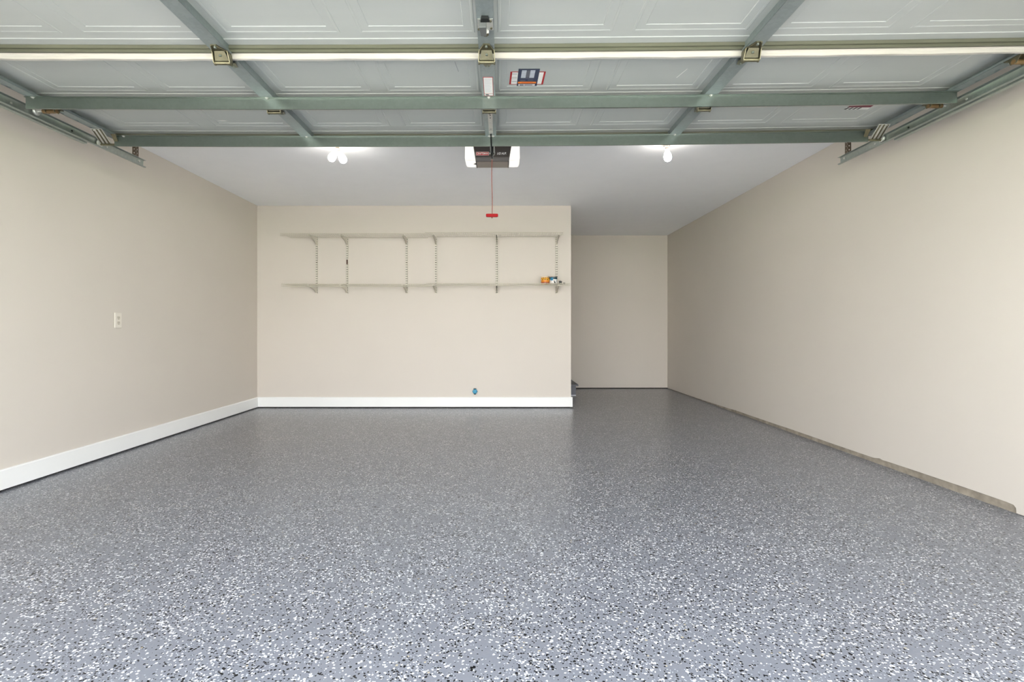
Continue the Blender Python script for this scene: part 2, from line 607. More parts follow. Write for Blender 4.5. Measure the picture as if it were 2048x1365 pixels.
for s in range(4):
    y0, y1 = ys[s], ys[s + 1]
    mb, pa, pb = slab_sheet(y0, y1, (0.10, 0.102, 0.084, 0.135)[s])
    sec = mb.build('door_section', 'door', door, door_o)
    for c in PCX:
        panel_mesh(c, pa, pb).build('embossed_panel', 'door', sec, door_o)
    # rear rail with a stepped olive face
    rail = MB(warp=True)
    e = y1 - 0.003
    rail.beam(DX0, DX1, [(e - 0.014, ZS - 0.004), (e - 0.014, ZS - 0.019), (e - 0.006, ZS - 0.020), (e - 0.006, ZS - 0.027),
                         (e - 0.012, ZS - 0.028), (e - 0.012, ZS - 0.034), (e, ZS - 0.034), (e, ZS - 0.004)], 20)
    rail.build('section_rail', 'rail', sec, door_o)
    # front lip, pale edge of the section
    lip = MB(warp=True)
    nseg = 60
    prev = None
    lipv, lipf = [], []
    for i in range(nseg + 1):
        x = DX0 + (DX1 - DX0) * i / nseg
        w = 0.0011 * math.sin(i * 0.9) + 0.0009 * math.sin(i * 2.3 + 1)
        zt, zb = ZS - 0.030, ZS - 0.0563 + w
        lipv += [(x, y0 + 0.003, zt), (x, y0 + 0.0045, (zt + zb) / 2), (x, y0 + 0.004, zb), (x, y0 + 0.018, zb), (x, y0 + 0.018, zt)]
    for i in range(nseg):
        for j in range(5):
            k = (j + 1) % 5
            lipf.append((i * 5 + j, (i + 1) * 5 + j, (i + 1) * 5 + k, i * 5 + k))
    lip.add(lipv, lipf)
    if s > 0:
        lip.build('edge_strip', 'lip', sec, door_o)
    # stiles: folded channels
    for i, sx in enumerate(STILES):
        st = MB(warp=True)
        w = 0.034
        a = y0 + (0.016 if s > 0 else 0.0)
        b = y1 - 0.012
        st.box(sx - w, sx + w, a, b, ZI, ZI + 0.0015)
        g_ = w - 0.011                              # webs stand in from the edges of the face
        st.box(sx - g_, sx - g_ + 0.0015, a, b, ZI, ZS + 0.004)
        st.box(sx + g_ - 0.0015, sx + g_, a, b, ZI, ZS + 0.004)
        for q_ in (-1, 1):                          # short turned edges
            st.box(min(sx + q_ * w, sx + q_ * (w - 0.0015)), max(sx + q_ * w, sx + q_ * (w - 0.0015)), a, b, ZI, ZI + 0.010)
        st.build('stile', 'galv', sec, door_o)
    # end stiles with a row of notches in the outer edge
    for sg in (-1, 1):
        es = MB(warp=True)
        xs_ = XC + (0.045 if sg > 0 else 0.0)        # the door hangs a little to the right
        xo, xi = xs_ + sg * 2.405, xs_ + sg * 2.348
        xm = xs_ + sg * 2.391
        es.box(min(xm, xi), max(xm, xi), y0 + 0.004, y1 - 0.004, ZI, ZI + 0.0018)
        nn = 5
        pitch = (y1 - y0 - 0.008) / nn
        for q in range(nn):
            a = y0 + 0.004 + q * pitch
            es.box(min(xo, xm), max(xo, xm), a, a + pitch * 0.74, ZI, ZI + 0.0018)
        xe = xs_ + sg * 2.401
        es.box(min(xo, xe), max(xo, xe), y0 + 0.004, y1 - 0.004, ZI, ZI + 0.0018)
        es.box(min(xi, xi + sg * 0.0018), max(xi, xi + sg * 0.0018), y0 + 0.004, y1 - 0.004, ZI, ZI + 0.010)
        es.box(min(xo, xo - sg * 0.0018), max(xo, xo - sg * 0.0018), y0 + 0.004, y1 - 0.004, ZI, ZS + 0.01)
        es.build('end_stile', 'galv', sec, door_o)


# struts across the door
def strut(yf, x0, x1, zt, zb):
    mb = MB(warp=True)
    t = 0.0018
    mb.beam(x0, x1, [(yf - 0.012, zt + 0.0015), (yf - 0.012, zt - 0.0015), (yf, zt - 0.0015), (yf, zb), (yf + 0.010, zb), (yf + 0.010, zb + 0.004),
                     (yf + t, zb + 0.004), (yf + t, zt - 0.003), (yf + 0.05, zt - 0.003), (yf + 0.05, zt + 0.0015)], 28)
    so = mb.build('strut', 'strut', door, door_o)
    for sx in STILES + [XC - 2.37 if x0 < -2.45 else XC - 2.3]:
        bo = MB(warp=True)
        bo.hexa((sx, yf - 0.006, zt - 0.0075), (0, 0, 1), 0.0065, 0.006)
        bo.lathe([(0.0095, 0), (0.0095, 0.0015)], (sx, yf - 0.006, zt - 0.0015 - 0.0015), (0, 0, 1), 12)
        bo.build('bolt', 'bright', so, door_o)
    return so


strut(2.757, XC - 2.412, XC + 2.438, EYE + 1.203, EYE + 1.1455)
strut(3.323, XC - 2.362, XC + 2.370, EYE + 1.2075, EYE + 1.1448)


# hinges on the stiles
def hinge(hx, hy):
    h0 = Vector((hx, hy, Wp(hx, ZI)))
    leaf = MB()
    # pointed leaf on the front section
    leaf.prism([(-0.031, -0.004, -0.001), (-0.031, -0.028, -0.001), (-0.012, -0.078, -0.001), (0.012, -0.078, -0.001), (0.031, -0.028, -0.001),
                (0.031, -0.004, -0.001)], (0, 0, -0.0025))
    # raised rim of the leaf
    for sg in (-1, 1):
        leaf.tube([(sg * 0.030, -0.006, -0.005), (sg * 0.030, -0.028, -0.005), (sg * 0.012, -0.076, -0.005)], 0.003, 6)
        # cheeks down to the pin
        leaf.prism([(sg * 0.031, -0.030, -0.002), (sg * 0.031, 0.012, -0.002), (sg * 0.034, 0.016, -0.040), (sg * 0.034, 0.004, -0.050),
                    (sg * 0.034, -0.010, -0.044)], (sg * 0.003, 0, 0))
    # sloping plate from the leaf down to the pin
    leaf.prism([(-0.022, -0.030, -0.004), (0.022, -0.030, -0.004), (0.030, -0.006, -0.034), (-0.030, -0.006, -0.034)], (0, 0.002, 0.001))
    # rear leaf
    leaf.prism([(-0.030, 0.010, -0.036), (0.030, 0.010, -0.036), (0.026, 0.060, -0.012), (-0.026, 0.060, -0.012)], (0, 0.002, 0.002))
    leaf.prism([(-0.026, 0.060, -0.0125), (0.026, 0.060, -0.0125), (0.009, 0.118, -0.003), (-0.009, 0.118, -0.003)], (0, 0.001, 0.002))
    o = leaf.build('hinge', 'zinc', None)
    o.parent = door
    o.location = h0 - door_o
    pin = MB()
    pin.lathe([(0.0105, -0.036), (0.0105, -0.031), (0.0085, -0.030), (0.0085, 0.030), (0.0105, 0.031), (0.0105, 0.036)], (0, 0.002, -0.040), (1, 0, 0), 14)
    pin.build('hinge_pin', 'bright' if False else 'zinc', o, smooth=True)
    for (bx, by, bz) in ((0, -0.062, -0.0035), (0, -0.021, -0.0165), (0, 0.100, -0.0075)):
        MB().hexa((bx, by, bz - 0.006), (0, 0, 1), 0.0062, 0.006).build('bolt', 'track', o)
    return o


for hy in (ys[1] - 0.021, ys[2] - 0.021, ys[3] - 0.021):
    for sx in STILES:
        hinge(sx, hy)


# end hinges with a roller running in the side track
def end_roller(sg, hy):
    xh = XC + sg * 2.38 + (0.035 if sg > 0 else 0.0)
    o0 = Vector((xh, hy, Wp(xh, ZI)))
    br = MB()
    br.prism([(-0.024, -0.05, -0.001), (0.024, -0.05, -0.001), (0.024, 0.05, -0.001), (-0.024, 0.05, -0.001)], (0, 0, -0.003))
    for s2 in (-1, 1):
        br.prism([(s2 * 0.022, -0.035, -0.003), (s2 * 0.022, 0.03, -0.003), (s2 * 0.024, 0.014, -0.034), (s2 * 0.024, -0.014, -0.034)], (s2 * 0.003, 0, 0))
    o = br.build('roller_hinge', 'zinc')
    o.parent = door
    o.location = o0 - door_o
    MB().lathe([(0.011, -0.04), (0.011, 0.036)], (sg * 0.012, 0, -0.024), (sg, 0, 0), 12).build('roller_sleeve', 'rust', o, smooth=True)
    MB().lathe([(0.0055, 0.0), (0.0055, 0.075)], (sg * 0.045, 0, -0.024), (sg, 0, 0), 10).build('roller_stem', 'bright', o, smooth=True)
    MB().lathe([(0.008, 0), (0.019, 0.002), (0.0215, 0.006), (0.0215, 0.012), (0.019, 0.016), (0.008, 0.018)], (sg * 0.075, 0, -0.024), (sg, 0, 0), 18).build(
        'roller', 'bright', o, smooth=True)
    for bx, by in ((0.0, -0.042), (0.0, 0.042)):
        MB().hexa((bx, by, -0.010), (0, 0, 1), 0.007, 0.007).build('bolt', 'bright', o)


for sg in (-1, 1):
    for hy in (ys[1] + 0.05, ys[2] + 0.068, ys[3] + 0.012):
        end_roller(sg, hy)
    # top fixture: ribbed plate that slopes out to the track
    xo = XC + sg * 2.375
    o0 = Vector((xo, 3.26, Wp(xo, ZI)))
    tb = MB()
    tb.prism([(sg * -0.038, -0.075, -0.003), (sg * 0.032, -0.075, -0.003), (sg * 0.092, 0.085, -0.032), (sg * 0.022, 0.085, -0.032)], (0, 0, -0.003))
    o = tb.build('top_roller_bracket', 'bright')
    o.parent = door
    o.location = o0 - door_o
    for k in (-0.026, -0.003, 0.020):
        MB().tube([(sg * k, -0.073, -0.007), (sg * (k + 0.060), 0.082, -0.036)], 0.0048, 6).build('rib', 'zinc', o)
    MB().lathe([(0.0065, -0.06), (0.0065, 0.075)], (sg * 0.05, 0.084, -0.044), (sg, 0, 0), 10).build('roller_stem', 'zinc', o, smooth=True)
    MB().lathe([(0.008, 0), (0.019, 0.002), (0.0205, 0.006), (0.0205, 0.012), (0.019, 0.016), (0.008, 0.018)], (sg * 0.086, 0.084, -0.036), (sg, 0, 0), 18).build(
        'roller', 'bright', o, smooth=True)
    MB().prism([(sg * -0.05, 0.02, 0.0), (sg * -0.02, 0.02, 0.0), (sg * -0.01, 0.08, -0.045), (sg * -0.03, 0.08, -0.045)], (0, 0.002, 0)).build('bracket_arm', 'zinc', o)
    for bx, by in ((-0.02, -0.066), (0.018, -0.066)):
        MB().hexa((sg * bx, by, -0.012), (0, 0, 1), 0.006, 0.006).build('bolt', 'bright', o)

# lock bracket on the centre stile of the third section
lo = Vector((XC, 2.112, Wp(XC, ZI)))
lk = MB()
lk.prism([(-0.030, -0.055, -0.001), (0.030, -0.055, -0.001), (0.032, 0.022, -0.001), (-0.032, 0.022, -0.001)], (0, 0, -0.002))
lko = lk.build('lock_bracket', 'bright')
lko.parent = door
lko.location = lo - door_o
MB().prism([(-0.025, -0.05, -0.003), (0.004, -0.05, -0.003), (0.004, 0.012, -0.003), (-0.018, 0.012, -0.003)], (0, 0, -0.030)).build('lock_body', 'lockgrey', lko, bevel=0.002)
MB().prism([(-0.022, 0.012, -0.004), (0.006, 0.012, -0.004), (0.004, 0.014, -0.026), (-0.018, 0.014, -0.026)], (0, 0.003, 0)).build('lock_flap', 'bright', lko)
MB().prism([(-0.014, 0.032, -0.001), (0.012, 0.032, -0.001), (0.012, 0.058, -0.001), (0.004, 0.068, -0.001), (-0.006, 0.068, -0.001), (-0.014, 0.058, -0.001)],
           (0, 0, -0.003)).build('lock_tab', 'zinc', lko)
MB().box(-0.016, 0.013, 0.024, 0.029, -0.012, -0.001).build('lock_bar', 'white', lko)
for bx, by in ((-0.006, 0.048), (0.006, 0.048), (0.021, -0.044), (0.023, 0.005), (-0.027, 0.012)):
    MB().hexa((bx, by, -0.008), (0, 0, 1), 0.0045, 0.007).build('bolt', 'zinc', lko)
MB().prism([(-0.014, -0.075, -0.001), (0.012, -0.075, -0.001), (0.018, -0.05, -0.001), (-0.018, -0.05, -0.001)], (0, 0, -0.012)).build('lock_slot', 'blacksteel', lko)

# bracket strip for the opener's arm on the centre stile of the rear section
bs = MB()
bx = XC + 0.003
zt = Wp(bx, ZI)
bs.box(bx - 0.0125, bx + 0.0125, 2.90, 3.25, zt - 0.012, zt - 0.008)
bs.box(bx - 0.0125, bx - 0.0105, 2.90, 3.285, zt - 0.022, zt - 0.008)
bs.box(bx + 0.0105, bx + 0.0125, 2.90, 3.285, zt - 0.022, zt - 0.008)
bso = bs.build('operator_bracket', 'bright', door, door_o)
for k, (hy, r) in enumerate(((2.93, 0.007), (2.965, 0.0038), (3.0, 0.0038))):
    MB().hexa((bx, hy, zt - 0.0135), (0, 0, 1), r, 0.004).build('bolt', 'zinc' if k == 0 else 'blacksteel', bso, door_o)  # the small black ones stand in for dark holes in the strip
MB().box(bx - 0.005, bx + 0.005, 3.17, 3.173, zt - 0.0125, zt - 0.011).build('slot', 'blacksteel', bso, door_o)
MB().lathe([(0.004, -0.02), (0.004, 0.02)], (bx, 3.27, zt - 0.017), (1, 0, 0), 8).build('clevis_pin', 'bright', bso, door_o)
MB().box(bx - 0.0103, bx + 0.0103, 3.215, 3.245, zt - 0.0145, zt - 0.0122).build('clevis_plate', 'bright', bso, door_o)

# stickers on the door
def sticker(name, x0, x1, y0, y1, z, m, parent, t=0.0006, sk=0.0):
    zz = Wp((x0 + x1) / 2, z)
    y0, y1 = y0 + SOFF, y1 + SOFF
    mb = MB()
    mb.prism([(x0 + sk, y0, zz), (x1 + sk, y0, zz), (x1, y1, zz), (x0, y1, zz)], (0, 0, -t))
    return mb.build(name, m, parent, door_o)


zp = ZS + 0.0022
SOFF = -0.018
s1 = sticker('warning_sticker', 0.047, 0.220, 2.602, 2.737, zp, 'redlogo', door, sk=0.004)
s1['label'] = 'red and white warning sticker under the navy one'
sticker('print', 0.056, 0.211, 2.608, 2.731, zp - 0.0006, 'white', s1, 0.0003, 0.004)
for (a, b) in ((0.058, 0.082), (0.194, 0.209)):
    for q in range(5):
        sticker('print_line', a, b - 0.003 * (q % 2), 2.622 + q * 0.02, 2.626 + q * 0.02, zp - 0.0009, 'paleprint' if q % 2 else 'greyprint', s1, 0.0002, 0.003)
s2 = sticker('picture_sticker', 0.086, 0.189, 2.572, 2.752, zp - 0.0014, 'navy', door, sk=0.004)
s2['label'] = 'navy picture sticker with an orange band'
sticker('print', 0.104, 0.127, 2.585, 2.660, zp - 0.002, 'paleprint', s2, 0.0002, 0.003)
sticker('print', 0.146, 0.169, 2.585, 2.660, zp - 0.002, 'paleprint', s2, 0.0002, 0.003)
sticker('print', 0.127, 0.146, 2.585, 2.655, zp - 0.002, 'greyprint', s2, 0.0002, 0.003)
sticker('print', 0.103, 0.170, 2.660, 2.670, zp - 0.002, 'greyprint', s2, 0.0002)
for q in range(4):
    for (a, b) in ((0.104, 0.127), (0.146, 0.169)):
        sticker('print_line', a, b, 2.598 + q * 0.016, 2.600 + q * 0.016, zp - 0.0022, 'greyprint', s2, 0.0002, 0.003)
sticker('print', 0.101, 0.128, 2.684, 2.695, zp - 0.002, 'greyprint', s2, 0.0002)
sticker('print', 0.140, 0.168, 2.680, 2.692, zp - 0.002, 'greyprint', s2, 0.0002)
sticker('print', 0.091, 0.184, 2.704, 2.723, zp - 0.002, 'orange', s2, 0.0002)
sticker('print_line', 0.108, 0.166, 2.711, 2.715, zp - 0.0022, 'redlogo', s2, 0.0002)
sticker('print', 0.094, 0.179, 2.732, 2.746, zp - 0.002, 'white', s2, 0.0002)
sticker('print_line', 0.101, 0.121, 2.735, 2.743, zp - 0.0022, 'navy', s2, 0.0002)
sticker('print_line', 0.126, 0.166, 2.736, 2.742, zp - 0.0022, 'greyprint', s2, 0.0002)
SOFF = 0.0
s3 = sticker('caution_label', XC - 0.024, XC + 0.024, 2.537, 2.742, ZI - 0.0002, 'redlogo', door)
s3['label'] = 'white caution label with a thin red border on the centre stile'
sticker('print', XC - 0.0215, XC + 0.0215, 2.541, 2.712, ZI - 0.0008, 'white', s3, 0.0003)
sticker('print', XC - 0.0215, XC + 0.0215, 2.716, 2.738, ZI - 0.0008, 'white', s3, 0.0003)
for q in range(11):
    sticker('print_line', XC - 0.017, XC + 0.016 - 0.004 * (q % 3), 2.556 + q * 0.0135, 2.5585 + q * 0.0135, ZI - 0.0011, 'paleprint', s3, 0.0002)
sticker('print_line', XC - 0.012, XC + 0.004, 2.722, 2.734, ZI - 0.0011, 'blacksteel', s3, 0.0002, -0.006)
s4 = sticker('maroon_sticker', 2.0, 2.14, 2.92, 3.085, zp, 'white', door)
s4['label'] = 'maroon and white sticker near the right end of the rear section'
sticker('print', 2.003, 2.137, 2.923, 3.055, zp - 0.0006, 'maroon', s4, 0.0003)
for q in range(3):
    sticker('print_line', 2.03 + 0.012 * q, 2.10 + 0.01 * q, 2.985 + q * 0.022, 2.992 + q * 0.022, zp - 0.0009, 'white', s4, 0.0002)
for q in range(4):
    sticker('print_line', 2.0 + q * 0.024, 2.013 + q * 0.024, 3.058, 3.082, zp - 0.0006, 'blacksteel', s4, 0.0003, 0.008)

# scuffs left on the paint
sticker('scuff_mark', 0.885, 0.889, 2.57, 2.66, zp, 'white', door, 0.0003, 0.022)['label'] = 'short white scuff on a panel'
sticker('scuff_mark', -1.675, -1.635, 3.172, 3.184, ZS - 0.0002, 'white', door, 0.0003, -0.02)['label'] = 'short white scuff between two panels'
sticker('scuff_mark', XC - 0.145, XC - 0.1435, 2.46, 2.58, zp, 'greyprint', door, 0.0003, -0.012)['label'] = 'thin dark scratch'


# ------------------------------------------------------------------ side tracks and hangers
def side_track(sg, dz, label):
    xw = XC + sg * 2.482
    zb, ztp = EYE + 1.1455 + dz, EYE + 1.194 + dz
    o0 = Vector((xw, 1.3, zb))
    root = empty('door_track', o0, label, 'door track', 'side tracks of the garage door')
    y0, y1 = 1.0, 3.77
    t = 0.002
    web = MB()
    # rounded C profile open towards the door
    def P(dx, z):
        return (xw - sg * dx, z)
    pr = [P(0.021, zb + 0.004), P(0.016, zb), P(0.006, zb + 0.001), P(0.0015, zb + 0.006), P(0.0, zb + 0.013), P(0.0, ztp - 0.008), P(0.003, ztp - 0.002),
          P(0.009, ztp), P(0.021, ztp - 0.001)]
    pr2 = [(x + sg * t * (1 if 0 < i < 8 else 0), z + (-t if i < 4 else (t if i > 5 else 0))) for i, (x, z) in enumerate(pr)]
    k = len(pr)
    vs, fs = [], []
    for yy in (y0, y1):
        vs += [(x, yy, z) for x, z in pr] + [(x, yy, z) for x, z in pr2]
    m2 = 2 * k
    for i in range(k - 1):
        fs.append((i, i + 1, m2 + i + 1, m2 + i))
        fs.append((k + i, m2 + k + i, m2 + k + i + 1, k + i + 1))
        fs.append((m2 + i, m2 + i + 1, m2 + k + i + 1, m2 + k + i))
        fs.append((i, k + i, k + i + 1, i + 1))
    fs.append((0, m2, m2 + k, k))
    fs.append((k - 1, 2 * k - 1, m2 + 2 * k - 1, m2 + k - 1))
    web.add(vs, fs)
    web.build('track_channel', 'track', root, o0, smooth=True)
    # stiffening angle along the outside, ends before the track does
    ang = MB()
    a0, a1 = sorted((xw + sg * 0.0022, xw + sg * 0.0048))
    ang.box(a0, a1, y0, 3.26, zb - 0.006, zb + 0.040)
    a0, a1 = sorted((xw + sg * 0.0022, xw + sg * 0.03))
    ang.box(a0, a1, y0, 3.26, zb - 0.0085, zb - 0.006)
    ang.build('stiffening_angle', 'track', root, o0)
    for yy in (2.2, 2.75, 3.42, 3.14):
        MB().hexa((xw - sg * 0.0005, yy, zb + 0.026), (-sg, 0, 0), 0.006, 0.003).build('bolt', 'bright' if yy != 3.14 else 'blacksteel', root, o0)
    # front part of the track that turns down beside the opening
    cv = MB()
    cp = []
    for i in range(7):
        q = math.pi / 2 * i / 6
        cp.append((xw, 1.0 - 0.10 * math.sin(q) * 0.9, zb + 0.024 - 0.1 * (1 - math.cos(q))))
    cp.append((xw, cp[-1][1], 0.08))
    cv.tube(cp, 0.02, 6)
    cv.build('track_drop', 'track', root, o0)
    # hanger: perforated angle up to the ceiling
    hx = xw + sg * 0.004
    hy = 3.70
    hroot = empty('track_hanger', (hx, hy, H), 'dark perforated angle hanging the end of the %s door track from the ceiling' % ('left' if sg < 0 else 'right'),
                  'track hanger', 'perforated track hangers')
    h0 = Vector((hx, hy, H))
    zlow = zb + 0.016

    def perf(axis, w0, w1):
        """one leaf with round holes"""
        mb = MB()
        nh = int((H - zlow) / 0.0254)
        pitch = (H - zlow) / nh
        wm, hw, hr = (w0 + w1) / 2, abs(w1 - w0) / 2, 0.0052
        def pt(w, z, d):
            return (hx + sg * w, hy + d, z) if axis == 'x' else (hx + sg * d, hy + w, z)
        for i in range(nh):
            zc = zlow + (i + 0.5) * pitch
            nseg = 8
            outer, inner = [], []
            for j in range(nseg):
                q = 2 * math.pi * (j + 0.5) / nseg
                cx_, cz_ = math.cos(q), math.sin(q)
                inner.append((wm + hr * cx_, zc + hr * cz_))
                s_ = 1 / max(abs(cx_), abs(cz_))
                outer.append((wm + hw * max(-1, min(1, cx_ * s_)), zc + pitch / 2 * max(-1, min(1, cz_ * s_))))
            # square the outer corners: an octagon start of 22.5 degrees touches all four sides
            vs = [pt(w, z, 0) for w, z in outer] + [pt(w, z, 0) for w, z in inner] + [pt(w, z, 0.002) for w, z in outer] + [pt(w, z, 0.002) for w, z in inner]
            fs = []
            for j in range(nseg):
                l = (j + 1) % nseg
                fs += [(j, l, nseg + l, nseg + j), (2 * nseg + j, 3 * nseg + j, 3 * nseg + l, 2 * nseg + l),
                       (nseg + j, nseg + l, 3 * nseg + l, 3 * nseg + j), (j, 2 * nseg + j, 2 * nseg + l, l)]
            mb.add(vs, fs)
            # corner fillers
            for (ca, cb) in ((0, 1), (2, 3), (4, 5), (6, 7)):
                a, b = outer[ca], outer[cb]
                sxn = 1 if (a[0] + b[0]) / 2 > wm else -1
                szn = 1 if (a[1] + b[1]) / 2 > zc else -1
                c = (wm + sxn * hw, zc + szn * pitch / 2)
                mb.add([pt(a[0], a[1], 0), pt(c[0], c[1], 0), pt(b[0], b[1], 0)], [(0, 1, 2)])
        return mb
    perf('x', 0.0, 0.026).build('angle_leaf', 'bronze', hroot, h0)
    perf('y', 0.002, 0.028).build('angle_leaf', 'bronze', hroot, h0)
    MB().hexa((hx - sg * 0.004, hy + 0.02, zb + 0.03), (-sg, 0, 0), 0.008, 0.008).build('bolt', 'bright', hroot, h0)
    MB().box(min(hx, hx + sg * 0.04), max(hx, hx + sg * 0.04), hy, hy + 0.04, H - 0.004, H).build('ceiling_foot', 'bronze', hroot, h0)


side_track(-1, 0.0, 'galvanised steel door track along the left side of the open door')
side_track(1, 0.020, 'galvanised steel door track along the right side of the open door')


# ------------------------------------------------------------------ opener
OY = 4.0
op_o = Vector((XC, OY + 0.2, H))
op = empty('garage_door_opener', op_o, 'brown-grey garage door opener with white light lenses hanging from the ceiling', 'door opener')
zt_, z1_, z2_, zb_ = EYE + 1.425, EYE + 1.292, EYE + 1.265, EYE + 1.2125


def loft(sections):
    """sections: list of (z, half_width, y_front, y_back)"""
    mb = MB()
    vs, fs = [], []
    for z, hw, ya, yb in sections:
        vs += [(XC - hw, ya, z), (XC + hw, ya, z), (XC + hw, yb, z), (XC - hw, yb, z)]
    for i in range(len(sections) - 1):
        for j in range(4):
            k = (j + 1) % 4
            fs.append((i * 4 + j, i * 4 + k, (i + 1) * 4 + k, (i + 1) * 4 + j))
    fs.append((0, 1, 2, 3))
    n = (len(sections) - 1) * 4
    fs.append((n, n + 1, n + 2, n + 3))
    return mb.add(vs, fs)


body = loft([(zt_, 0.152, OY + 0.004, OY + 0.36), (z1_, 0.127, OY, OY + 0.23)])
ho = body.build('motor_housing', 'housing', op, op_o, bevel=0.003)
loft([(z1_, 0.127, OY, OY + 0.23), (z2_, 0.1225, OY + 0.012, OY + 0.168)]).build('housing_band', 'housing', op, op_o, bevel=0.002)
loft([(z2_, 0.1225, OY + 0.018, OY + 0.164), (z2_ - 0.003, 0.1185, OY + 0.022, OY + 0.160)]).build('housing_base', 'housing2', op, op_o, bevel=0.001)
for sg in (-1, 1):
    MB().box(min(XC + sg * 0.1195, XC + sg * 0.1255), max(XC + sg * 0.1195, XC + sg * 0.1255), OY + 0.014, OY + 0.166, z2_ - 0.004, z2_ + 0.02).build('housing_seam', 'dark', op, op_o)
MB().prism([(XC - 0.125, OY + 0.02, z2_ - 0.01), (XC - 0.118, OY + 0.02, z2_ - 0.022), (XC - 0.142, OY + 0.02, z2_ - 0.016)], (0, 0.01, 0)).build('lens_clip', 'dark', op, op_o)
for sg in (-1, 1):
    mb = MB()
    X = lambda d: XC + sg * d
    prof = [(0.150, zt_ - 0.004), (0.204, zt_ - 0.004), (0.207, zt_ - 0.02), (0.208, EYE + 1.290), (0.202, EYE + 1.272), (0.192, EYE + 1.266), (0.127, EYE + 1.266)]
    mb.prism([(X(d), OY + 0.006, z) for d, z in prof], (0, 0.158, 0))
    lo_ = mb.build('light_lens', 'lens', op, op_o, bevel=0.008)
    MB().box(min(X(0.130), X(0.200)), max(X(0.130), X(0.200)), OY + 0.003, OY + 0.008, EYE + 1.272, EYE + 1.274).build('lens_seam', 'plate', lo_, op_o)
# badge and lettering
bz = EYE + 1.3195
bgx = XC - 0.075
MB().box(bgx - 0.049, bgx + 0.049, OY - 0.002, OY + 0.004, bz - 0.0135, bz + 0.0135).build('badge', 'redlogo', ho, op_o)
for (a, b, c, d) in ((-0.049, 0.049, 0.012, 0.0135), (-0.049, 0.049, -0.0135, -0.012), (-0.049, -0.0475, -0.0135, 0.0135), (0.0475, 0.049, -0.0135, 0.0135)):
    MB().box(bgx + a, bgx + b, OY - 0.0026, OY, bz + c, bz + d).build('badge_border', 'white', ho, op_o)
lettering('CRAFTSMAN', 0.0195, 'white', ho, op_o, (bgx, OY - 0.0026, bz), (math.pi / 2, 0, 0), sx=0.80, offset=0.0003)
lettering('1/2 H.P.', 0.0225, 'white', ho, op_o, (XC + 0.069, OY - 0.0005, bz + 0.001), (math.pi / 2, 0, 0), shear=0.3, sx=1.0, offset=0.0006)
# ceiling straps
for sx in (-0.12, 0.12):
    for yy in (OY + 0.08, OY + 0.28):
        MB().box(XC + sx - 0.012, XC + sx + 0.012, yy, yy + 0.003, zt_ - 0.002, H).build('hanger_strap', 'bronze', op, op_o)
# drive rail over the door and the trolley
rail_z = EYE + 1.345
MB().box(XC - 0.016, XC + 0.016, YF, OY + 0.06, rail_z - 0.018, rail_z + 0.018).build('drive_rail', 'bright', op, op_o)
tx = XC + 0.004
tr = MB().box(tx - 0.022, tx + 0.022, 3.50, 3.64, rail_z - 0.032, rail_z + 0.024).build('trolley', 'blacksteel', op, op_o, bevel=0.003)
# curved arm from the door bracket to the trolley
zA = Wp(bx, ZI) - 0.018
armpts = [(y_, EYE + z_) for y_, z_ in ((3.245, 1.193), (3.29, 1.165), (3.335, 1.132), (3.39, 1.113), (3.43, 1.110), (3.465, 1.122), (3.49, 1.16), (3.51, 1.30))]
arm = MB()
wv = []
hwid = 0.011
for i, (yy, zz) in enumerate(armpts):
    a = armpts[max(0, i - 1)]
    b = armpts[min(len(armpts) - 1, i + 1)]
    ty, tz = b[0] - a[0], b[1] - a[1]
    l = math.hypot(ty, tz)
    ny, nz = -tz / l * hwid, ty / l * hwid
    xx = bx - 0.001 + 0.010 * (i / (len(armpts) - 1))
    wv += [(xx - 0.004, yy - ny, zz - nz), (xx + 0.004, yy - ny, zz - nz), (xx + 0.004, yy + ny, zz + nz), (xx - 0.004, yy + ny, zz + nz)]
af = []
for i in range(len(armpts) - 1):
    for j in range(4):
        k = (j + 1) % 4
        af.append((i * 4 + j, i * 4 + k, (i + 1) * 4 + k, (i + 1) * 4 + j))
af += [(0, 1, 2, 3), (4 * len(armpts) - 4, 4 * len(armpts) - 3, 4 * len(armpts) - 2, 4 * len(armpts) - 1)]
arm.add(wv, af)
arm.build('door_arm', 'blacksteel', op, op_o)
ax_ = bx + 0.017
MB().tube([(ax_ - 0.002, 3.50, rail_z - 0.02), (ax_ + 0.003, 3.50, zA - 0.028), (ax_, 3.50, zA - 0.040), (ax_ - 0.012, 3.50, zA - 0.047), (ax_ - 0.013, 3.50, zA - 0.068),
           (ax_ - 0.022, 3.50, zA - 0.070)], 0.0028, 6).build('release_lever', 'bright', op, op_o)
MB().hexa((bx - 0.008, 3.49, zA - 0.034), (-1, 0, 0), 0.006, 0.006).build('bolt', 'bright', op, op_o)
# pull cord with red handle
cx_ = -0.054
cy_ = 3.58
hz = EYE + 226 / F_PX * cy_
cord = MB()
cord.tube([(cx_ + 0.002 * math.sin(i * 0.9), cy_, rail_z - 0.03 + (hz + 0.012 - rail_z + 0.03) * i / 10) for i in range(11)], 0.0026, 6)
cord.build('pull_cord', 'redcord', op, op_o)
hn = MB()
hn.prism([(cx_ - 0.041, cy_ - 0.009, hz - 0.009), (cx_ - 0.041, cy_ - 0.009, hz + 0.008), (cx_ - 0.036, cy_ - 0.009, hz + 0.010), (cx_ - 0.008, cy_ - 0.009, hz + 0.0105),
          (cx_ + 0.008, cy_ - 0.009, hz + 0.0105), (cx_ + 0.036, cy_ - 0.009, hz + 0.010), (cx_ + 0.041, cy_ - 0.009, hz + 0.008), (cx_ + 0.041, cy_ - 0.009, hz - 0.009),
          (cx_ + 0.03, cy_ - 0.009, hz - 0.0115), (cx_ - 0.03, cy_ - 0.009, hz - 0.0115)], (0, 0.018, 0))
hn.build('pull_handle', 'red', op, op_o, bevel=0.003)
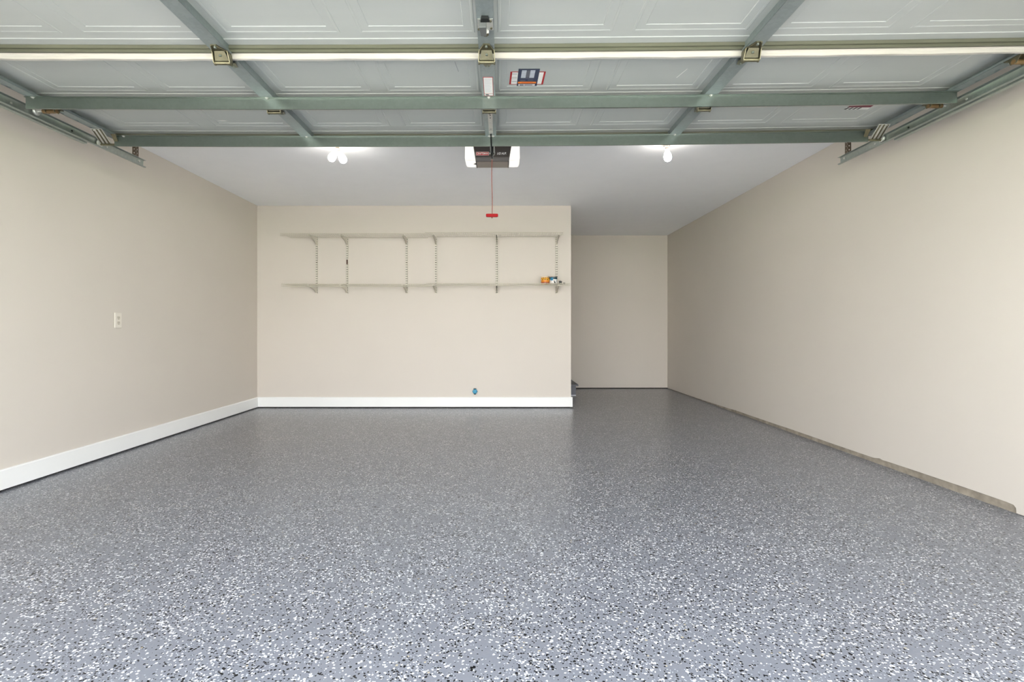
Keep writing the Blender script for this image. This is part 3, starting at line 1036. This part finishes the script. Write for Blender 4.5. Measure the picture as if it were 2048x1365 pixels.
MB().lathe([(0.003, 0), (0.0045, 0.003), (0.003, 0.008)], (cx_, cy_, hz - 0.019), (0, 0, 1), 8).build('cord_knot', 'redcord', op, op_o)

# ------------------------------------------------------------------ ceiling lamps
BULB_PROF = [(0.0125, 0.0), (0.0135, 0.004), (0.0145, 0.012), (0.018, 0.022), (0.0245, 0.036), (0.0290, 0.050), (0.0305, 0.064), (0.0285, 0.078), (0.0225, 0.089),
             (0.013, 0.096), (0.0, 0.0985)]


def lamp(x, y, bulbs, label, twin):
    o0 = Vector((x, y, H))
    root = empty('ceiling_lamp', o0, label, 'ceiling lamp', 'bare bulb ceiling lamps')
    MB().lathe([(0.058, 0.0), (0.058, -0.008), (0.050, -0.016), (0.034, -0.024), (0.027, -0.034), (0.0255, -0.046), (0.0, -0.046)], o0, (0, 0, 1), 28).build(
        'lampholder', 'porcelain', root, o0, smooth=True)
    if twin:
        MB().lathe([(0.015, -0.044), (0.015, -0.056), (0.019, -0.058), (0.019, -0.068), (0.010, -0.072)], o0, (0, 0, 1), 16).build('socket_adapter', 'porcelain', root, o0, smooth=True)
        MB().lathe([(0.0155, -0.046), (0.0155, -0.052)], o0, (0, 0, 1), 16).build('socket_shell', 'brass', root, o0)
    for (ang_x, ang_y, z0, tone, off) in bulbs:
        ax = Vector((math.sin(ang_x), math.sin(ang_y), -1)).normalized()
        c = o0 + Vector((off, 0, z0))
        MB().lathe([(0.013, -0.012), (0.0135, 0.012)], c, ax, 16).build('bulb_base', tone, root, o0, smooth=True)
        MB().lathe(BULB_PROF, c + ax * 0.012, ax, 24).build('light_bulb', 'bulb', root, o0, smooth=True)
    return root


lamp(-1.288, 4.2, [(-0.52, -0.25, -0.062, 'porcelain', -0.006), (0.50, 0.1, -0.066, 'brass', 0.006)], 'ceiling lamp with two lit bare bulbs on a twin socket, left of the opener', True)
lamp(1.323, 4.2, [(0.10, 0.0, -0.046, 'brass', 0.0)], 'ceiling lamp with a single lit bare bulb, right of the opener', False)

# ------------------------------------------------------------------ shelf standards, brackets, wire shelves
UPX = [-2.209, -1.841, -1.1255, -0.7725, -0.0392, 0.682]
ZUP, ZLO = EYE + 1.094, EYE + 0.512         # top of the two shelves
names = ['leftmost', 'second', 'third', 'fourth', 'fifth', 'rightmost']


def upright_mesh():
    mb = MB()
    zb, zt = EYE + 0.418 - ZLO, ZUP + 0.01 - ZLO
    w, d, t = 0.0125, 0.014, 0.0016
    mb.box(-w, -w + t, -d, 0, zb, zt)
    mb.box(w - t, w, -d, 0, zb, zt)
    mb.box(-w, -0.0092, -d, -d + t, zb, zt)
    mb.box(0.0092, w, -d, -d + t, zb, zt)
    mb.box(-0.0030, 0.0030, -d, -d + t, zb, zt)
    p = 0.0277
    n = int((zt - zb) / p)
    z = zb
    for i in range(n + 1):
        a = zb + i * p - 0.006
        b = a + 0.012
        a, b = max(a, zb), min(b, zt)
        if b > a:
            for s in (-1, 1):
                mb.box(min(s * 0.003, s * 0.0092), max(s * 0.003, s * 0.0092), -d, -d + t, a, b)
    mb.box(-w, w, -d, 0, zt - t, zt)
    return mb


u0 = None
for i, x in enumerate(UPX):
    if u0 is None:
        u = upright_mesh().build('shelf_upright', 'shelfsteel')
        u0 = u
        MB().box(-0.0105, 0.0105, -0.004, -0.0005, EYE + 0.42 - ZLO, ZUP - ZLO).build('slot_shade', 'blacksteel', u)  # black backing paints the shade inside the channel so the slots look dark
        sc = MB().lathe([(0.006, 0), (0.005, 0.003), (0.0, 0.004)], (0, -0.014, 0.28), (0, -1, 0), 10).build('screw', 'brass', u)
        sc = MB().lathe([(0.006, 0), (0.005, 0.003), (0.0, 0.004)], (0, -0.014, 0.12), (0, -1, 0), 10).build('screw', 'wire', u)
    else:
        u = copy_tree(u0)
    u.location = (x, YB, ZLO)
    tag(u, '%s slotted cream steel upright on the shelf wall%s' % (names[i], ', with a rusty dark patch' if i == 1 else ''), 'shelf upright', 'slotted shelf uprights')
    if i == 1:
        MB().prism([(-0.009, -0.0145, 0.262), (0.008, -0.0145, 0.258), (0.010, -0.0145, 0.29), (0.002, -0.0145, 0.318), (-0.008, -0.0145, 0.315)], (0, -0.003, 0)).build(
            'rust_patch', 'brownprint', u)


def bracket_mesh():
    mb = MB()
    t = 0.0022
    L = 0.292
    pr = [(-0.012, 0.0), (-L, 0.0), (-L, -0.012), (-L + 0.02, -0.018), (-0.10, -0.046), (-0.045, -0.078), (-0.012, -0.080)]
    for sx in (-0.0055, 0.0055 - t):
        mb.prism([(sx, y, z) for y, z in pr], (t, 0, 0))
    mb.box(-0.0055, 0.0055, -L, -0.012, -t, 0)
    mb.box(-0.0055, 0.0055, -L - 0.004, -L + 0.001, -0.012, 0.0)
    return mb


br0 = None
for lvl, z in (('upper', ZUP - 0.008), ('lower', ZLO - 0.008)):
    for i, x in enumerate(UPX):
        if br0 is None:
            b = bracket_mesh().build('shelf_bracket', 'shelfsteel')
            br0 = b
        else:
            b = copy_tree(br0)
        b.location = (x, YB, z)
        tag(b, 'tapered cream bracket holding the %s wire shelf at the %s upright' % (lvl, names[i]), 'shelf bracket', 'shelf brackets')


def wire_shelf(x0, x1, z, label):
    o0 = Vector(((x0 + x1) / 2, YB, z))
    root = empty('wire_shelf', o0, label, 'wire shelf', 'wire shelves on the back wall')
    yb, yf = YB - 0.018, YB - 0.312
    for nm, yy, zz, r in (('back_rod', yb, -0.004, 0.0034), ('middle_rod', YB - 0.165, -0.004, 0.0026), ('front_rod', yf + 0.004, -0.004, 0.0034), ('lip_rod', yf, -0.030, 0.0034)):
        MB().tube([(x0, yy, z + zz), (x1, yy, z + zz)], r, 6).build(nm, 'wire', root, o0, smooth=True)
    w = MB()
    n = int((x1 - x0) / 0.0254)
    for i in range(n + 1):
        x = x0 + 0.003 + (x1 - x0 - 0.006) * i / n
        w.tube([(x, yb, z), (x, yf, z), (x, yf - 0.002, z - 0.031)], 0.0014, 4)
    tag(w.build('deck_wires', 'wire', root, o0), kind='stuff')
    return root


wire_shelf(-2.525, -0.868, ZUP, 'upper left cream wire shelf on the back wall')
wire_shelf(-0.862, 0.728, ZUP + 0.012, 'upper right cream wire shelf on the back wall, empty')
wire_shelf(-2.510, -0.857, ZLO, 'lower left cream wire shelf on the back wall')
wire_shelf(-0.851, 0.803, ZLO + 0.008, 'lower right cream wire shelf carrying the two tins')

# things on the lower shelf
SZ = ZLO + 0.0096
c0 = Vector((0.534, YB - 0.14, SZ))
can = empty('tin_can', c0, 'yellow and orange printed tin can on the lower wire shelf', 'tin can')
R = 0.050
MB().lathe([(R - 0.002, 0), (R, 0.002), (R, 0.080), (R - 0.001, 0.083)], c0, (0, 0, 1), 32).build('can_body', 'yellow', can, c0, smooth=True)
MB().lathe([(R - 0.001, 0.083), (R + 0.0015, 0.084), (R + 0.0015, 0.088), (R - 0.002, 0.089), (R - 0.004, 0.086), (0.0, 0.0855)], c0, (0, 0, 1), 32).build('lid', 'tin', can, c0, smooth=True)


def band(par, o, r, z0, z1, a0, a1, m, name='label_band'):
    """a strip of a label wrapped on a can; angles from the side facing the door"""
    mb = MB()
    n = max(2, int((a1 - a0) / 8))
    vs, fs = [], []
    for i in range(n + 1):
        q = math.radians(a0 + (a1 - a0) * i / n - 90)
        for rr in (r, r + 0.0006):
            for zz in (z0, z1):
                vs.append((o.x + rr * math.cos(q), o.y + rr * math.sin(q), o.z + zz))
    for i in range(n):
        b = i * 4
        for (p, q_) in ((0, 1), (1, 3), (3, 2), (2, 0)):
            fs.append((b + p, b + q_, b + 4 + q_, b + 4 + p))
    fs += [(0, 1, 3, 2), (n * 4, n * 4 + 1, n * 4 + 3, n * 4 + 2)]
    mb.add(vs, fs)
    return mb.build(name, m, par, o)


band(can, c0, R, 0.004, 0.026, -180, 180, 'darkorange')
band(can, c0, R, 0.003, 0.012, -80, 80, 'brownprint')
for k in range(5):
    band(can, c0, R + 0.0002, 0.064, 0.073, -62 + k * 26, -44 + k * 26, 'brownprint', 'print')
for k in range(3):
    band(can, c0, R + 0.0002, 0.044, 0.053, -50 + k * 32, -28 + k * 32, 'brownprint', 'print')
band(can, c0, R, 0.030, 0.040, -70, 70, 'orange')
band(can, c0, R, 0.076, 0.080, -180, 180, 'white')

c1 = Vector((0.632, YB - 0.14, SZ))
tub = empty('plastic_tub', c1, 'white tub with a dark teal and blue top band beside the yellow tin', 'tub')
R = 0.0445
MB().lathe([(R - 0.003, 0), (R - 0.001, 0.002), (R, 0.076), (R - 0.001, 0.078)], c1, (0, 0, 1), 32).build('tub_body', 'white', tub, c1, smooth=True)
MB().lathe([(R - 0.001, 0.077), (R + 0.0015, 0.078), (R + 0.0015, 0.083), (R - 0.002, 0.084), (0.0, 0.084)], c1, (0, 0, 1), 32).build('lid', 'dark', tub, c1, smooth=True)
band(tub, c1, R, 0.054, 0.076, -180, 180, 'teal')
band(tub, c1, R + 0.0004, 0.040, 0.074, -60, -12, 'skyblue', 'print')
dk = MB()
vs, fs = [], []
sil = [(-6, 0.044, 8), (-2, 0.036, 10), (0, 0.026, 14), (4, 0.014, 20), (6, 0.004, 34)]
for a, z, w_ in sil:
    for rr in (R + 0.0002, R + 0.001):
        for aa in (a, a + w_):
            q = math.radians(aa - 90)
            vs.append((c1.x + rr * math.cos(q), c1.y + rr * math.sin(q), c1.z + z))
for i in range(len(sil) - 1):
    b = i * 4
    for p, q_ in ((0, 1), (1, 3), (3, 2), (2, 0)):
        fs.append((b + p, b + q_, b + 4 + q_, b + 4 + p))
fs += [(0, 1, 3, 2), (16, 17, 19, 18)]
dk.add(vs, fs)
dk.build('print', 'dark', tub, c1)
band(tub, c1, R + 0.0002, 0.034, 0.038, 28, 52, 'skyblue', 'print')

c2 = Vector((0.715, YB - 0.14, SZ))
kn = empty('black_fitting', c2, 'small black plastic fitting with a flared cap beside the tub', 'fitting')
MB().lathe([(0.024, 0), (0.024, 0.004), (0.016, 0.008)], c2, (0, 0, 1), 20).build('flange', 'dark', kn, c2, smooth=True)
MB().prism([(c2.x - 0.013, c2.y - 0.012, SZ + 0.006), (c2.x + 0.013, c2.y - 0.012, SZ + 0.006), (c2.x + 0.016, c2.y - 0.012, SZ + 0.034), (c2.x - 0.004, c2.y - 0.012, SZ + 0.040),
            (c2.x - 0.020, c2.y - 0.012, SZ + 0.036)], (0, 0.024, 0)).build('cap', 'dark', kn, c2, bevel=0.003)
c3 = Vector((0.757, YB - 0.15, SZ))
pl = empty('black_plug', c3, 'tiny black plug lying at the right end of the lower shelf', 'plug')
MB().lathe([(0.006, -0.015), (0.0085, -0.011), (0.0085, 0.006), (0.005, 0.012)], c3 + Vector((0, 0, 0.0085)), (1, 0.2, 0), 12).build('plug_body', 'dark', pl, c3, smooth=True)
MB().lathe([(0.003, 0.012), (0.003, 0.024)], c3 + Vector((0, 0, 0.0085)), (1, 0.2, 0), 8).build('plug_tip', 'brass', pl, c3)

# ------------------------------------------------------------------ outlet, valve, step
oo = Vector((XL, 4.058, EYE + 0.0605))
out = empty('wall_outlet', oo, 'ivory double electrical outlet on the left wall', 'outlet')
MB().box(XL, XL + 0.006, oo.y - 0.0365, oo.y + 0.0365, oo.z - 0.058, oo.z + 0.058).build('cover_plate', 'plate', out, oo, bevel=0.003)
for dz in (-0.0195, 0.0195):
    f = MB()
    pts = []
    for k in range(20):
        q = 2 * math.pi * k / 20
        pts.append((XL + 0.006, oo.y + 0.0172 * math.cos(q), oo.z + dz + max(-0.0135, min(0.0135, 0.0172 * math.sin(q)))))
    so = f.prism(pts, (0.0022, 0, 0)).build('socket_face', 'socket', out, oo)
    for (dy, w, h) in ((-0.0065, 0.0015, 0.0048), (0.0065, 0.0015, 0.0040)):
        MB().box(XL + 0.0075, XL + 0.0086, oo.y + dy - w, oo.y + dy + w, oo.z + dz + 0.003 - h, oo.z + dz + 0.003 + h).build('slot', 'dark', so, oo)
    MB().lathe([(0.003, 0), (0.003, 0.001)], (XL + 0.0076, oo.y, oo.z + dz - 0.0085), (1, 0, 0), 10).build('ground_hole', 'dark', so, oo)
MB().lathe([(0.0032, 0), (0.003, 0.0012), (0.0, 0.0016)], (XL + 0.006, oo.y, oo.z), (1, 0, 0), 10).build('screw', 'plate', out, oo)

vo_ = Vector((-0.3015, YB, EYE - 0.760))
val = empty('water_stub', vo_, 'small cyan blue capped pipe stub on the shelf wall above the baseboard', 'pipe stub')
MB().lathe([(0.016, 0), (0.016, 0.012), (0.026, 0.014), (0.0265, 0.030), (0.022, 0.036), (0.0, 0.037)], vo_, (0, -1, 0), 20).build('cap', 'blue', val, vo_, smooth=True)
for k in range(6):
    q = 2 * math.pi * k / 6
    MB().lathe([(0.005, 0.014), (0.005, 0.031)], vo_ + Vector((0.0265 * math.cos(q), 0, 0.0265 * math.sin(q))), (0, -1, 0), 8).build('grip', 'blue', val, vo_)
MB().box(vo_.x - 0.016, vo_.x + 0.016, YB - 0.030, YB, vo_.z + 0.025, vo_.z + 0.035).build('upper_clip', 'teal', val, vo_, bevel=0.002)
MB().box(vo_.x - 0.012, vo_.x + 0.012, YB - 0.030, YB, vo_.z - 0.038, vo_.z - 0.027).build('lower_clip', 'dark', val, vo_, bevel=0.002)

sy = 7.53
so0 = Vector((XS, sy, 0))
stp = empty('wooden_step', so0, 'grey painted wooden step beside the recess side wall', 'step')
MB().box(XS, XS + 0.255, sy - 0.03, YR - 0.02, 0.140, 0.160).build('tread', 'step', stp, so0, bevel=0.003)
MB().box(XS, XS + 0.222, sy, sy + 0.018, 0.0, 0.140).build('riser', 'step', stp, so0)
MB().box(XS + 0.204, XS + 0.222, sy + 0.018, YR - 0.02, 0.0, 0.140).build('side_board', 'step', stp, so0)
MB().box(XS, XS + 0.224, sy - 0.006, sy, 0.0, 0.012).build('kick_strip', 'paleprint', stp, so0)
